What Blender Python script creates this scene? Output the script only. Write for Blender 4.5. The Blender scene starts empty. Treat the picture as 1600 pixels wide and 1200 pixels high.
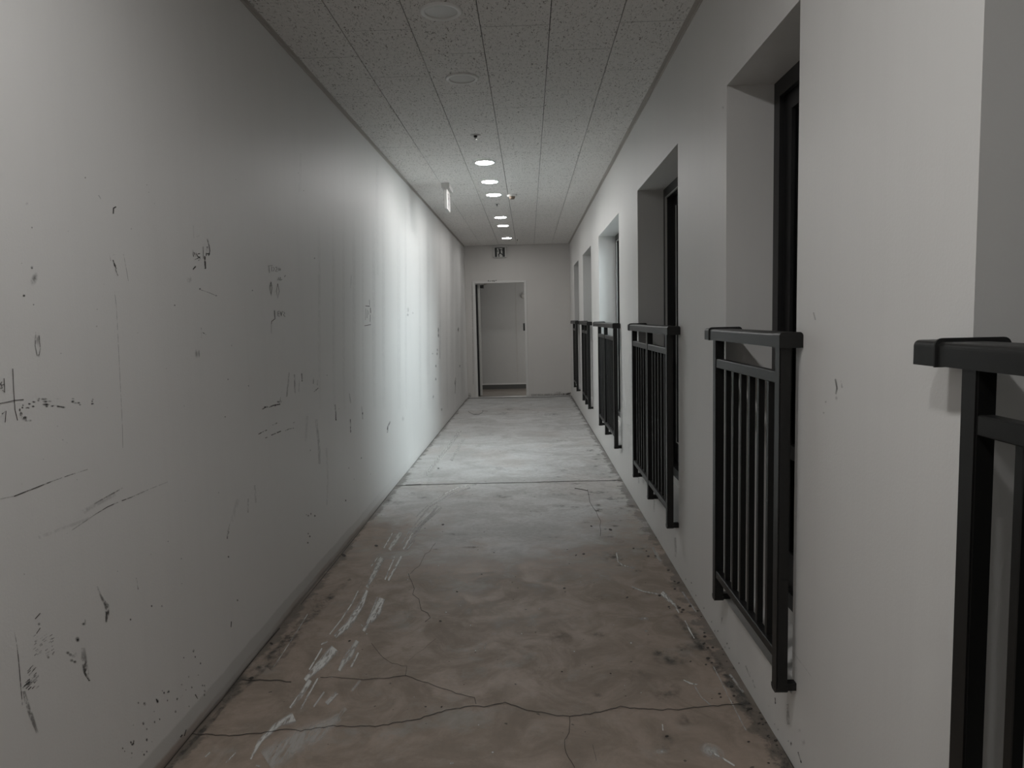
import bpy, bmesh, math, random
from mathutils import Vector, Matrix
PI = math.pi
SC = bpy.context.scene
COL = SC.collection

# ------------------------------------------------------------------ camera, world, light levels
FPX, PITCH, YAW, ROLL, CAMH = 1124.57, 0.09003, -0.02508, -0.02317, 1.34162
def cam_axes():
    cy, sy = math.cos(YAW), math.sin(YAW); cp, sp = math.cos(PITCH), math.sin(PITCH)
    f = Vector((sy*cp, cy*cp, -sp)); r = Vector((cy, -sy, 0)); u = r.cross(f)
    cr, sr = math.cos(ROLL), math.sin(ROLL)
    return cr*r + sr*u, -sr*r + cr*u, f
CR, CU, CF = cam_axes()
EYE = Vector((0, 0, CAMH))
cd = bpy.data.cameras.new('camera'); cam = bpy.data.objects.new('camera', cd); COL.objects.link(cam)
cd.sensor_fit = 'HORIZONTAL'; cd.sensor_width = 36.0; cd.lens = FPX*36.0/1600; cd.clip_start = 0.02
M = Matrix.Identity(4)
for i in range(3):
    M[i][0], M[i][1], M[i][2], M[i][3] = CR[i], CU[i], -CF[i], EYE[i]
cam.matrix_world = M
SC.camera = cam
world = bpy.data.worlds.new('world'); SC.world = world; world.use_nodes = True
world.node_tree.nodes['Background'].inputs[0].default_value = (0.5, 0.55, 0.6, 1)
world.node_tree.nodes['Background'].inputs[1].default_value = 0.004
SC.view_settings.view_transform = 'Standard'; SC.view_settings.look = 'None'
SC.view_settings.gamma = 1; SC.view_settings.use_curve_mapping = False
SC.view_settings.exposure = 1.52
DOWNLIGHT = 60.0          # radiance of a lit diffuser
WINDOW_W = 118.0           # watts coming in through the third window
def area_light(name, loc, rot, sx, sy, power, color=(1, 1, 1), spread=PI):
    l = bpy.data.lights.new(name, 'AREA'); l.shape = 'RECTANGLE'; l.size = sx; l.size_y = sy
    l.energy = power; l.color = color; l.spread = spread
    o = bpy.data.objects.new(name, l); COL.objects.link(o); o.location = loc; o.rotation_euler = rot
    return o
# daylight behind the third window, shining across the corridor
area_light('daylight', (2.35, 6.38, 2.35), (0, math.radians(57), math.radians(-16)), 3.2, 1.7, WINDOW_W, (0.90, 0.95, 1.0))
# soft light of the side passage behind the end door
area_light('passage_light', (1.25, 13.25, 1.05), (0, PI/2, 0), 1.9, 1.0, 2.9, (1.0, 0.985, 0.965))
area_light('passage_ceiling_light', (-0.30, 13.1, 2.44), (0, 0, 0), 0.2, 0.2, 0.35)

# ------------------------------------------------------------------ the place in metres
XL, XR, YE, H = -1.082, 0.718, 12.448, 2.60
YB = -5.0
XF = 0.885                       # plane of the window frames
TOPZ = 2.146
def FZ(y): return 0.084*(1 - y/YE)
#        near y, far y, sill z
OPEN = [(-0.10, 1.183, 0.262), (1.955, 2.648, 0.272), (3.488, 4.752, 0.300), (5.722, 7.345, 0.300), (8.235, 9.47, 0.300), (10.27, 11.28, 0.300)]

# pixel of the photograph -> point on a surface of the place (used for flat marks that lie on it)
def ray(x, y): return CF + CR*((x-800)/FPX) - CU*((y-600)/FPX)
def on_x(x, y, X): d = ray(x, y); return EYE + d*(X/d.x)
def on_y(x, y, Y): d = ray(x, y); return EYE + d*(Y/d.y)
def on_z(x, y, Z): d = ray(x, y); return EYE + d*((Z-CAMH)/d.z)
def on_floor(x, y): d = ray(x, y); return EYE + d*((0.084-CAMH)/(d.z + 0.084/YE*d.y))

# ------------------------------------------------------------------ material helpers
MATS = {}
class NT:
    def __init__(s, name):
        s.m = bpy.data.materials.new(name); s.m.use_nodes = True; s.t = s.m.node_tree
        s.b = s.t.nodes['Principled BSDF']; s.out = s.t.nodes['Material Output']
    def n(s, typ, **kw):
        o = s.t.nodes.new(typ)
        for k, v in kw.items(): setattr(o, k, v)
        return o
    def l(s, a, b): s.t.links.new(a, b)
    def put(s, inp, v):
        if hasattr(v, 'is_output') or isinstance(v, bpy.types.NodeSocket): s.l(v, inp)
        else: inp.default_value = v
    def math(s, op, a, b=0.0, c=0.0, clamp=False):
        o = s.n('ShaderNodeMath', operation=op); o.use_clamp = clamp
        s.put(o.inputs[0], a); s.put(o.inputs[1], b); s.put(o.inputs[2], c); return o.outputs[0]
    def mix(s, f, a, b):
        o = s.n('ShaderNodeMix', data_type='RGBA')
        s.put(o.inputs[0], f); s.put(o.inputs[6], a); s.put(o.inputs[7], b); return o.outputs[2]
    def ramp(s, v, a, b, x=0.0, y=1.0):
        o = s.n('ShaderNodeMapRange', interpolation_type='SMOOTHSTEP'); o.clamp = True
        s.put(o.inputs[0], v)
        for i, q in enumerate((a, b, x, y)): s.put(o.inputs[1+i], q)
        return o.outputs[0]
    def pos(s):
        return s.n('ShaderNodeNewGeometry').outputs['Position']
    def sep(s, v):
        o = s.n('ShaderNodeSeparateXYZ'); s.l(v, o.inputs[0]); return o.outputs
    def mapv(s, v, scale, loc=(0, 0, 0), rot=(0, 0, 0)):
        o = s.n('ShaderNodeMapping'); s.l(v, o.inputs[0]); o.inputs['Scale'].default_value = scale
        o.inputs['Location'].default_value = loc; o.inputs['Rotation'].default_value = rot; return o.outputs[0]
    def noise(s, v, scale, detail=4, rough=0.5, dist=0.0):
        o = s.n('ShaderNodeTexNoise'); s.l(v, o.inputs['Vector']); o.inputs['Scale'].default_value = scale
        o.inputs['Detail'].default_value = detail; o.inputs['Roughness'].default_value = rough
        o.inputs['Distortion'].default_value = dist; return o.outputs[0]
    def bump(s, h, strength=0.2, dist=0.01):
        o = s.n('ShaderNodeBump'); o.inputs['Strength'].default_value = strength; o.inputs['Distance'].default_value = dist
        s.l(h, o.inputs['Height']); s.l(o.outputs[0], s.b.inputs['Normal'])
def g(v, w=0.0): return (v+w, v, v-w, 1)

def plain(name, col, rough=0.5, metal=0.0, spec=0.5, noise=0.06, nscale=14.0):
    k = NT(name); p = k.pos(); n = k.noise(p, nscale, 3)
    c2 = tuple(min(1, c*(1-noise)) for c in col[:3]) + (1,)
    k.l(k.mix(n, col, c2), k.b.inputs['Base Color'])
    k.b.inputs['Roughness'].default_value = rough; k.b.inputs['Metallic'].default_value = metal
    k.b.inputs['Specular IOR Level'].default_value = spec
    MATS[name] = k.m; return k.m

def paint_wall(name, base, streak=0.05, skirt=0.0):
    k = NT(name); p = k.pos(); xyz = k.sep(p)
    n1 = k.noise(p, 0.9, 3); n2 = k.noise(p, 9, 5, 0.6); n3 = k.noise(k.mapv(p, (7, 7, 0.35)), 1.6, 4, 0.6)
    c = k.mix(k.ramp(n1, 0.3, 0.7), base, tuple(v*0.965 for v in base[:3])+(1,))
    c = k.mix(k.math('MULTIPLY', k.ramp(n3, 0.45, 0.75), streak*6), c, tuple(v*0.88 for v in base[:3])+(1,))
    if skirt:
        fade = k.ramp(xyz[1], 5.6, 3.6, 0.12, 1.0)
        # dusty band of bare primer along the foot of the wall
        top = k.math('ADD', xyz[2], k.math('MULTIPLY', xyz[1], 0.084/YE))
        wob = k.math('ADD', top, k.math('MULTIPLY', k.math('SUBTRACT', k.noise(p, 3.0, 5, 0.65), 0.5), 0.035))
        c = k.mix(k.math('MULTIPLY', fade, k.ramp(wob, 0.172, 0.160, 0.0, 0.42*skirt)), c, (0.36, 0.36, 0.335, 1))
        c = k.mix(k.math('MULTIPLY', k.math('MULTIPLY', fade, k.ramp(wob, 0.122, 0.108)), k.ramp(k.noise(k.mapv(p, (1, 0.5, 2)), 1.7, 3), 0.42, 0.6, 0.25*skirt, 0.9*skirt)), c, (0.33, 0.265, 0.225, 1))
        c = k.mix(k.math('MULTIPLY', fade, k.ramp(wob, 0.10, 0.086, 0.0, 0.6*skirt)), c, (0.17, 0.14, 0.12, 1))
    k.l(c, k.b.inputs['Base Color'])
    k.b.inputs['Roughness'].default_value = 0.48
    k.b.inputs['Specular IOR Level'].default_value = 0.35
    h = k.math('ADD', k.math('MULTIPLY', k.noise(p, 160, 2), 0.35), k.math('MULTIPLY', n3, 0.9))
    k.bump(h, 0.18, 0.004)
    MATS[name] = k.m; return k.m
paint_wall('wall_paint', (0.695, 0.688, 0.672, 1), 0.03, 1.0)
paint_wall('right_paint', (0.695, 0.688, 0.672, 1), 0.03, 0.0)
paint_wall('end_paint', (0.62, 0.60, 0.575, 1), 0.02, 0.25)
plain('trim_metal', (0.46, 0.43, 0.40, 1), 0.6)
plain('ring_white', (0.88, 0.88, 0.86, 1), 0.4)
plain('rail_black', (0.007, 0.007, 0.0065, 1), 0.42, 0.0, 0.45, 0.15, 60)
plain('frame_black', (0.016, 0.016, 0.016, 1), 0.4, 0.0, 0.4)
plain('lit_edge_grey', (0.50, 0.50, 0.48, 1), 0.4)  # light on the edges of the black profiles, put into the colour
plain('white_metal', (0.66, 0.65, 0.63, 1), 0.45)
plain('door_paint', (0.50, 0.49, 0.46, 1), 0.45)
plain('white_plastic', (0.58, 0.57, 0.55, 1), 0.5)
plain('off_diffuser', (0.66, 0.66, 0.64, 1), 0.35)
plain('dark_gap', (0.012, 0.012, 0.012, 1), 0.8)
plain('dark_plastic', (0.02, 0.02, 0.02, 1), 0.5)
plain('brown_plastic', (0.16, 0.12, 0.09, 1), 0.5)
plain('steel', (0.55, 0.54, 0.52, 1), 0.28, 1.0)
plain('skirting_grey', (0.085, 0.085, 0.08, 1), 0.5)
plain('pencil', (0.055, 0.05, 0.047, 1), 0.8)
plain('passage_wall', (0.50, 0.495, 0.48, 1), 0.6)
plain('outer_render', (0.10, 0.10, 0.10, 1), 0.8)
plain('baffle_white', (0.80, 0.80, 0.79, 1), 0.8)  # pale finish of the added daylight baffles
plain('sign_dark', (0.012, 0.013, 0.012, 1), 0.5)
plain('sign_pale', (0.50, 0.50, 0.47, 1), 0.5)

k = NT('lit_diffuser'); k.b.inputs['Base Color'].default_value = (0.8, 0.8, 0.8, 1)
k.b.inputs['Emission Color'].default_value = (1.0, 0.99, 0.98, 1); k.b.inputs['Emission Strength'].default_value = DOWNLIGHT
MATS['lit_diffuser'] = k.m
for nm, q in (('lit_diffuser_middle', 0.80), ('lit_diffuser_far', 0.62)):
    k = NT(nm); k.b.inputs['Base Color'].default_value = (0.8, 0.8, 0.8, 1)
    k.b.inputs['Emission Color'].default_value = (1.0, 0.99, 0.98, 1); k.b.inputs['Emission Strength'].default_value = DOWNLIGHT*q
    MATS[nm] = k.m

k = NT('window_glass'); gl = k.n('ShaderNodeBsdfGlossy'); gl.inputs['Roughness'].default_value = 0.02
tr = k.n('ShaderNodeBsdfTransparent'); tr.inputs[0].default_value = (0.80, 0.84, 0.84, 1)
fr = k.n('ShaderNodeFresnel'); fr.inputs[0].default_value = 1.45; mx = k.n('ShaderNodeMixShader')
k.l(fr.outputs[0], mx.inputs[0]); k.l(tr.outputs[0], mx.inputs[1]); k.l(gl.outputs[0], mx.inputs[2]); k.l(mx.outputs[0], k.out.inputs[0])
MATS['window_glass'] = k.m

# ceiling: mineral tiles with dark fissures, cross joints and screw heads
k = NT('ceiling_tile'); p = k.pos(); xyz = k.sep(p)
X = k.math('SUBTRACT', xyz[0], XL); colf = k.math('DIVIDE', X, 0.3); ci = k.math('FLOOR', colf); cx = k.math('MULTIPLY', k.math('FRACT', colf), 0.3)
par = k.math('MODULO', ci, 2.0)
yo = k.math('ADD', k.math('SUBTRACT', xyz[1], 0.53), k.math('MULTIPLY', par, 0.30))
yf = k.math('MULTIPLY', k.math('FRACT', k.math('DIVIDE', k.math('ADD', yo, 60.0), 0.6)), 0.6)
dy = k.math('MINIMUM', yf, k.math('SUBTRACT', 0.6, yf)); dx = k.math('MINIMUM', cx, k.math('SUBTRACT', 0.3, cx))
joint = k.ramp(dy, 0.0014, 0.0032, 1.0, 0.0)
jamt = k.math('MULTIPLY', joint, k.ramp(k.noise(k.mapv(p, (1.2, 1.1, 1)), 1.3, 2), 0.35, 0.68, 0.25, 0.95))
def spot(cxv, cyv, r=0.0045):
    a = k.math('SUBTRACT', dx, cxv); b = k.math('SUBTRACT', dy, cyv)
    return k.ramp(k.math('SQRT', k.math('ADD', k.math('MULTIPLY', a, a), k.math('MULTIPLY', b, b))), r, r*0.55, 0.0, 1.0)
sc = k.math('MAXIMUM', spot(0.020, 0.020), k.math('MULTIPLY', spot(0.018, 0.287), 0.7))
f1 = k.noise(k.mapv(p, (120, 46, 1), rot=(0, 0, 0.55)), 1.0, 3, 0.65, 0.8)
f2 = k.noise(k.mapv(p, (120, 44, 1), rot=(0, 0, -0.45)), 1.0, 3, 0.65, 0.8)
fis = k.math('MAXIMUM', k.ramp(f1, 0.605, 0.66), k.ramp(f2, 0.605, 0.66))
base = k.mix(k.ramp(k.noise(p, 40, 4), 0.35, 0.65), (0.82, 0.80, 0.775, 1), (0.77, 0.755, 0.73, 1))
c = k.mix(k.math('MULTIPLY', fis, 0.85), base, (0.17, 0.155, 0.135, 1))
c = k.mix(k.math('MAXIMUM', k.math('MULTIPLY', sc, 0.75), k.math('MULTIPLY', jamt, 0.6)), c, (0.09, 0.085, 0.08, 1))
k.l(c, k.b.inputs['Base Color']); k.b.inputs['Roughness'].default_value = 0.85
k.bump(k.math('MULTIPLY', fis, -1.0), 0.3, 0.002)
MATS['ceiling_tile'] = k.m

# floor: bare screed, grey towards the end, red-brown primer near the camera
k = NT('screed'); p = k.pos(); xyz = k.sep(p)
big = k.noise(k.mapv(p, (1, 1, 1)), 1.6, 5, 0.6, 0.4); mid = k.noise(k.mapv(p, (1, 0.9, 1), (3, 1, 0)), 5.5, 7, 0.66, 0.9)
fine = k.noise(p, 38, 5, 0.65); grain = k.noise(p, 260, 2)
bd = k.math('ADD', k.math('MULTIPLY', k.math('ABSOLUTE', k.math('ADD', xyz[0], 0.15)), 1.15), 3.45)
t = k.math('SUBTRACT', xyz[1], bd)
t = k.math('ADD', t, k.math('MULTIPLY', k.math('SUBTRACT', big, 0.5), 2.4)); t = k.math('ADD', t, k.math('MULTIPLY', k.math('SUBTRACT', mid, 0.5), 2.0))
t = k.math('ADD', t, k.math('MULTIPLY', k.math('SUBTRACT', fine, 0.5), 0.5))
gf = k.ramp(t, -0.55, 0.75)
brown = k.mix(k.ramp(mid, 0.36, 0.64), (0.330, 0.262, 0.214, 1), (0.240, 0.195, 0.157, 1))
brown = k.mix(k.ramp(k.noise(p, 11, 6, 0.7), 0.52, 0.72, 0.0, 0.45), brown, (0.325, 0.290, 0.255, 1))
brown = k.mix(k.math('MULTIPLY', k.ramp(k.noise(k.mapv(p, (1, 1, 1), (7, 3, 0)), 3.2, 6, 0.68), 0.56, 0.68), 0.5), brown, (0.29, 0.29, 0.27, 1))
grey = k.mix(k.ramp(k.noise(k.mapv(p, (1.0, 1.3, 1)), 2.6, 7, 0.66, 0.8), 0.36, 0.64), (0.415, 0.415, 0.405, 1), (0.545, 0.55, 0.545, 1))
grey = k.mix(k.math('MULTIPLY', k.ramp(k.noise(k.mapv(p, (1.6, 2.6, 1), (2, 9, 0)), 4.6, 6, 0.66, 1.2), 0.585, 0.70), 0.5), grey, (0.26, 0.25, 0.235, 1))
grey = k.mix(k.math('MULTIPLY', k.ramp(k.noise(k.mapv(p, (1, 1, 1), (5, 5, 0)), 1.2, 4, 0.6), 0.52, 0.66), 0.45), grey, (0.42, 0.385, 0.36, 1))
c = k.mix(gf, brown, grey)
# dark dirt collected along both walls
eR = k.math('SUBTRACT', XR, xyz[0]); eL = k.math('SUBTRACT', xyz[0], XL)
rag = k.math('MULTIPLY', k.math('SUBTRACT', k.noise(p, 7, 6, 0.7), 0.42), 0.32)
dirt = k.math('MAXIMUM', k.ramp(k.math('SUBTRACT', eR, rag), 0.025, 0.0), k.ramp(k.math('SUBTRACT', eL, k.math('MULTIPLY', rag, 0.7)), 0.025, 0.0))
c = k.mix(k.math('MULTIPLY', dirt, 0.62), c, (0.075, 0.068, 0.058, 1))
pits = k.ramp(k.noise(p, 34, 2, 0.4), 0.76, 0.78)
c = k.mix(k.math('MULTIPLY', pits, 0.8), c, (0.03, 0.028, 0.025, 1))
c = k.mix(k.ramp(fine, 0.3, 0.7, 0.0, 0.22), c, (0.16, 0.14, 0.12, 1))
k.l(c, k.b.inputs['Base Color'])
k.l(k.ramp(mid, 0.3, 0.7, 0.50, 0.72), k.b.inputs['Roughness']); k.b.inputs['Specular IOR Level'].default_value = 0.4
k.bump(k.math('ADD', k.math('MULTIPLY', fine, 0.6), k.math('MULTIPLY', mid, 1.0)), 0.25, 0.006)
MATS['screed'] = k.m
k = NT('passage_floor'); k.b.inputs['Base Color'].default_value = (0.26, 0.225, 0.195, 1); k.b.inputs['Roughness'].default_value = 0.3
MATS['passage_floor'] = k.m

# see-through stains: strength sits in the mesh, the ragged edge comes from noise
def stain(name, col, nscale, lo, hi, stretch=(1, 1, 1), rough=0.7):
    k = NT(name); p = k.pos()
    at = k.n('ShaderNodeAttribute', attribute_name='amount'); uv = k.n('ShaderNodeUVMap')
    s = k.sep(uv.outputs[0]); v = s[1]
    across = k.ramp(k.math('ABSOLUTE', k.math('SUBTRACT', v, 0.5)), 0.5, 0.18, 0.0, 1.0)
    n = k.noise(k.mapv(p, stretch), nscale, 5, 0.65)
    a = k.math('MULTIPLY', k.math('MULTIPLY', at.outputs['Fac'], across), k.ramp(n, lo, hi), clamp=True)
    k.b.inputs['Base Color'].default_value = col; k.b.inputs['Roughness'].default_value = rough
    k.l(a, k.b.inputs['Alpha']); MATS[name] = k.m
stain('scuff_stain', (0.045, 0.042, 0.038, 1), 55, 0.36, 0.56)
stain('pale_stain', (0.64, 0.64, 0.62, 1), 22, 0.30, 0.56, (5, 0.8, 1))
stain('dark_stain', (0.085, 0.082, 0.073, 1), 24, 0.38, 0.72, (1, 0.8, 1))
stain('crack_line', (0.030, 0.025, 0.020, 1), 30, 0.20, 0.48)

# ------------------------------------------------------------------ mesh helpers
def obj(name, bm, mat, parent=None, smooth=False):
    me = bpy.data.meshes.new(name); bmesh.ops.recalc_face_normals(bm, faces=bm.faces); bm.to_mesh(me); bm.free()
    o = bpy.data.objects.new(name, me); COL.objects.link(o)
    for m in (mat if isinstance(mat, (list, tuple)) else [mat]): me.materials.append(MATS[m])
    if smooth:
        for f in me.polygons: f.use_smooth = True
    if parent: o.parent = parent
    return o
def struct(name, bm, mat, parent=None, smooth=False):
    o = obj(name, bm, mat, parent, smooth)
    if not parent: o['kind'] = 'structure'
    return o
def thing(name, label, cat, loc=(0, 0, 0), group=None, kind=None):
    o = bpy.data.objects.new(name, None); COL.objects.link(o); o.location = loc; o.empty_display_size = 0.05
    if kind: o['kind'] = kind
    else: o['label'] = label; o['category'] = cat
    if group: o['group'] = group
    return o
def box(bm, x0, x1, y0, y1, z0, z1, mi=0):
    vs = [bm.verts.new((x, y, z)) for x in (x0, x1) for y in (y0, y1) for z in (z0, z1)]
    fs = []
    for q in ((0, 1, 3, 2), (4, 6, 7, 5), (0, 4, 5, 1), (2, 3, 7, 6), (0, 2, 6, 4), (1, 5, 7, 3)):
        f = bm.faces.new([vs[i] for i in q]); f.material_index = mi; fs.append(f)
    return vs
def bbox(x0, x1, y0, y1, z0, z1, bev=0.0, seg=2):
    bm = bmesh.new(); box(bm, x0, x1, y0, y1, z0, z1)
    if bev: bmesh.ops.bevel(bm, geom=bm.edges[:], offset=bev, segments=seg, profile=0.6, affect='EDGES')
    return bm
def prism(bm, pts, axis, a, b, mi=0):
    """closed outline pts (u,v) pushed along an axis from a to b"""
    def P(u, v, w): return {'x': (w, u, v), 'y': (u, w, v), 'z': (u, v, w)}[axis]
    A = [bm.verts.new(P(u, v, a)) for u, v in pts]; B = [bm.verts.new(P(u, v, b)) for u, v in pts]
    n = len(pts)
    fs = [bm.faces.new(A), bm.faces.new(B[::-1])]
    for i in range(n): fs.append(bm.faces.new((A[i], A[(i+1) % n], B[(i+1) % n], B[i])))
    for f in fs: f.material_index = mi
def lathe(bm, prof, cx, cy, seg=40):
    rings = []
    for r, z in prof:
        if r < 1e-6: rings.append([bm.verts.new((cx, cy, z))])
        else: rings.append([bm.verts.new((cx+r*math.cos(2*PI*i/seg), cy+r*math.sin(2*PI*i/seg), z)) for i in range(seg)])
    for a, b in zip(rings, rings[1:]):
        if len(a) == 1 and len(b) == 1: continue
        for i in range(seg):
            j = (i+1) % seg
            if len(a) == 1: bm.faces.new((a[0], b[i], b[j]))
            elif len(b) == 1: bm.faces.new((a[i], a[j], b[0]))
            else: bm.faces.new((a[i], a[j], b[j], b[i]))
def rod(bm, p, q, r, seg=10):
    p, q = Vector(p), Vector(q); d = (q-p).normalized(); a = d.orthogonal().normalized(); b = d.cross(a)
    A = [bm.verts.new(p + a*r*math.cos(2*PI*i/seg) + b*r*math.sin(2*PI*i/seg)) for i in range(seg)]
    B = [bm.verts.new(v.co + (q-p)) for v in A]
    bm.faces.new(A[::-1]); bm.faces.new(B)
    for i in range(seg): bm.faces.new((A[i], A[(i+1) % seg], B[(i+1) % seg], B[i]))

# ------------------------------------------------------------------ shell
TH = 0.12
bm = bmesh.new()
prism(bm, [(YB, FZ(YB)), (YE, FZ(YE)), (YE, -0.3), (YB, -0.3)], 'x', XL-TH, XR+TH)
floor = struct('floor', bm, 'screed')
bm = bmesh.new(); box(bm, XL-TH, XL, YB-TH, YE+TH, -0.3, H+0.15)
wall_left = struct('wall_left', bm, 'wall_paint')
bm = bmesh.new(); prev = YB-TH; XO = 1.02
for (a, b, s) in OPEN:
    box(bm, XR, XO, prev, a, -0.3, H+0.15)
    box(bm, XR, XO, a, b, -0.3, s)
    box(bm, XF, XO, a, b, s, s+0.045)          # low upstand the window stands on
    box(bm, XR, XO, a, b, TOPZ, H+0.15)
    prev = b
box(bm, XR, XO, prev, YE+TH, -0.3, H+0.15)
wall_right = struct('wall_right', bm, 'right_paint')
bm = bmesh.new(); box(bm, XL, XR, YB-TH, YB, -0.3, H)
struct('wall_back', bm, 'right_paint')
# unseen baffles added outside the third window to confine and bounce the daylight
for nm, q in (('light_baffle_near', (XO, 2.9, 5.30, 5.44, -0.3, 4.4)), ('light_baffle_far', (XO, 2.9, 7.62, 7.76, -0.3, 4.4)), ('light_baffle_ground', (XO, 2.9, 5.44, 7.62, -0.3, 0.1)), ('light_baffle_back', (2.9, 3.0, 5.30, 7.76, -0.3, 4.4))):
    bm = bmesh.new(); box(bm, *q); struct(nm, bm, 'baffle_white')
# end wall with the doorway
DX0, DX1, DZ = -0.925, -0.055, 1.975
bm = bmesh.new()
box(bm, XL, DX0, YE, YE+TH, -0.3, H+0.1); box(bm, DX1, XR, YE, YE+TH, -0.3, H+0.1); box(bm, DX0, DX1, YE, YE+TH, DZ, H+0.1)
wall_end = struct('wall_end', bm, 'end_paint')
# ceiling: six strips of tiles with open joints between them
bm = bmesh.new()
for i in range(6):
    a = XL + 0.3*i + (0.0018 if i else 0); b = XL + 0.3*(i+1) - (0.0018 if i < 5 else 0)
    box(bm, a, b, YB, YE, H, H+0.012, 0)
box(bm, XL, XR, YB, YE, H+0.012, H+0.05, 1)
ceiling = struct('ceiling', bm, ['ceiling_tile', 'dark_gap'])
# ceiling edge angle
for nm, x0, x1, y0, y1 in (('trim_1', XL, XL+0.017, YB, YE), ('trim_2', XR-0.022, XR, YB, YE)):
    bm = bmesh.new(); box(bm, x0, x1, y0, y1, H-0.003, H+0.001)
    if nm == 'trim_1': box(bm, x0, x0+0.002, y0, y1, H-0.016, H-0.003)
    else: box(bm, x1-0.002, x1, y0, y1, H-0.016, H-0.003)
    struct(nm, bm, 'trim_metal')
bm = bmesh.new(); box(bm, XL+0.02, XR-0.022, YE-0.014, YE, H-0.004, H+0.001); struct('trim_3', bm, 'trim_metal')

# passage behind the doorway
PY = 13.93; PZ = -0.008
bm = bmesh.new(); box(bm, XL-0.9, 1.5, YE+TH, PY+0.1, -0.3, PZ); box(bm, DX0, DX1, YE, YE+TH, -0.3, PZ+0.004)
struct('floor_passage', bm, 'passage_floor')
bm = bmesh.new(); box(bm, XL-0.9, 1.5, PY, PY+0.1, PZ, 2.6)
seam = on_y(807, 520, PY).x
struct('wall_passage', bm, 'passage_wall')
bm = bmesh.new(); box(bm, seam-0.004, seam+0.004, PY-0.002, PY, 0.12, 2.45); struct('trim_4', bm, 'trim_metal')
bm = bmesh.new(); box(bm, XL-0.9, 1.5, YE+TH, PY, 2.45, 2.6); struct('ceiling_passage', bm, 'passage_wall')
bm = bmesh.new(); box(bm, XL-0.95, XL-0.9, YE+TH, PY, PZ, 2.45); box(bm, 1.45, 1.5, YE+TH, PY, PZ, 2.45); struct('wall_passage_ends', bm, 'passage_wall')
bm = bmesh.new(); box(bm, XL-0.9, XL-TH, YE+TH-0.02, YE+TH, PZ, 2.45); box(bm, XO, 1.45, YE+TH-0.02, YE+TH, PZ, 2.45); struct('wall_passage_front', bm, 'passage_wall')
bm = bmesh.new(); box(bm, XL-0.9, 1.45, PY-0.012, PY, PZ, PZ+0.085)
bs = struct('baseboard_passage', bm, 'skirting_grey')
bm = bmesh.new(); box(bm, XL-0.9, 1.45, PY-0.016, PY, PZ+0.085, PZ+0.108)
struct('trim_5', bm, 'white_metal')

# door frame, leaf, closer
dr = thing('door_1', None, None, (DX0, YE, 0), kind='structure')
def dobj(name, bm, mat, parent=dr, smooth=False):
    bmesh.ops.translate(bm, verts=bm.verts, vec=Vector((-DX0, -YE, 0)))
    return obj(name, bm, mat, parent, smooth)
bm = bmesh.new(); F0 = YE-0.012; F1 = YE+TH+0.012
box(bm, DX0-0.028, DX0+0.016, F0, F1, -0.003, DZ+0.026); box(bm, DX1-0.012, DX1+0.030, F0, F1, -0.003, DZ+0.026)
box(bm, DX0+0.016, DX1-0.012, F0, F1, DZ-0.012, DZ+0.026)
bmesh.ops.bevel(bm, geom=[e for e in bm.edges], offset=0.002, segments=1, affect='EDGES')
dframe = dobj('door_frame', bm, 'white_metal')
leaf_bm = bmesh.new(); L = 0.84
box(leaf_bm, 0, 0.040, 0.0, L, 0.012, DZ-0.03)
bmesh.ops.bevel(leaf_bm, geom=leaf_bm.edges[:], offset=0.002, segments=1, affect='EDGES')
ang = math.radians(7.5)
R = Matrix.Translation((DX0+0.048, F1+0.006, 0)) @ Matrix.Rotation(ang, 4, 'Z')
bmesh.ops.transform(leaf_bm, matrix=R, verts=leaf_bm.verts)
leaf = dobj('door_leaf', leaf_bm, 'door_paint')
bm = bmesh.new(); box(bm, DX0+0.016, DX0+0.046, F1-0.05, F1+0.01, 0.01, DZ-0.03); dobj('hinge_gap', bm, 'dark_gap')
bm = bbox(DX0+0.090, DX0+0.150, F1+0.02, F1+0.22, DZ-0.085, DZ-0.035, 0.008); cl = dobj('door_closer', bm, 'dark_plastic')
bm = bmesh.new(); rod(bm, (DX0+0.12, F1+0.05, DZ-0.04), (DX0+0.22, F1-0.02, DZ-0.025), 0.008); rod(bm, (DX0+0.22, F1-0.02, DZ-0.025), (DX0+0.17, F1-0.04, DZ-0.018), 0.008)
bmesh.ops.translate(bm, verts=bm.verts, vec=Vector((-DX0, -YE, 0))); obj('closer_arm', bm, 'steel', cl)
bm = bbox(DX1-0.042, DX1-0.012, YE+0.02, YE+0.06, 1.135, 1.265, 0.004); dobj('lock_case', bm, 'dark_plastic')
bm = bmesh.new(); prism(bm, [(YE, -0.02)] + [(YE+0.055-0.055*math.cos(PI*i/12), -0.002+0.014*math.sin(PI*i/12)) for i in range(13)] + [(YE+0.11, -0.02)], 'x', DX0+0.016, DX1-0.012)
dobj('threshold', bm, 'steel')

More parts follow.
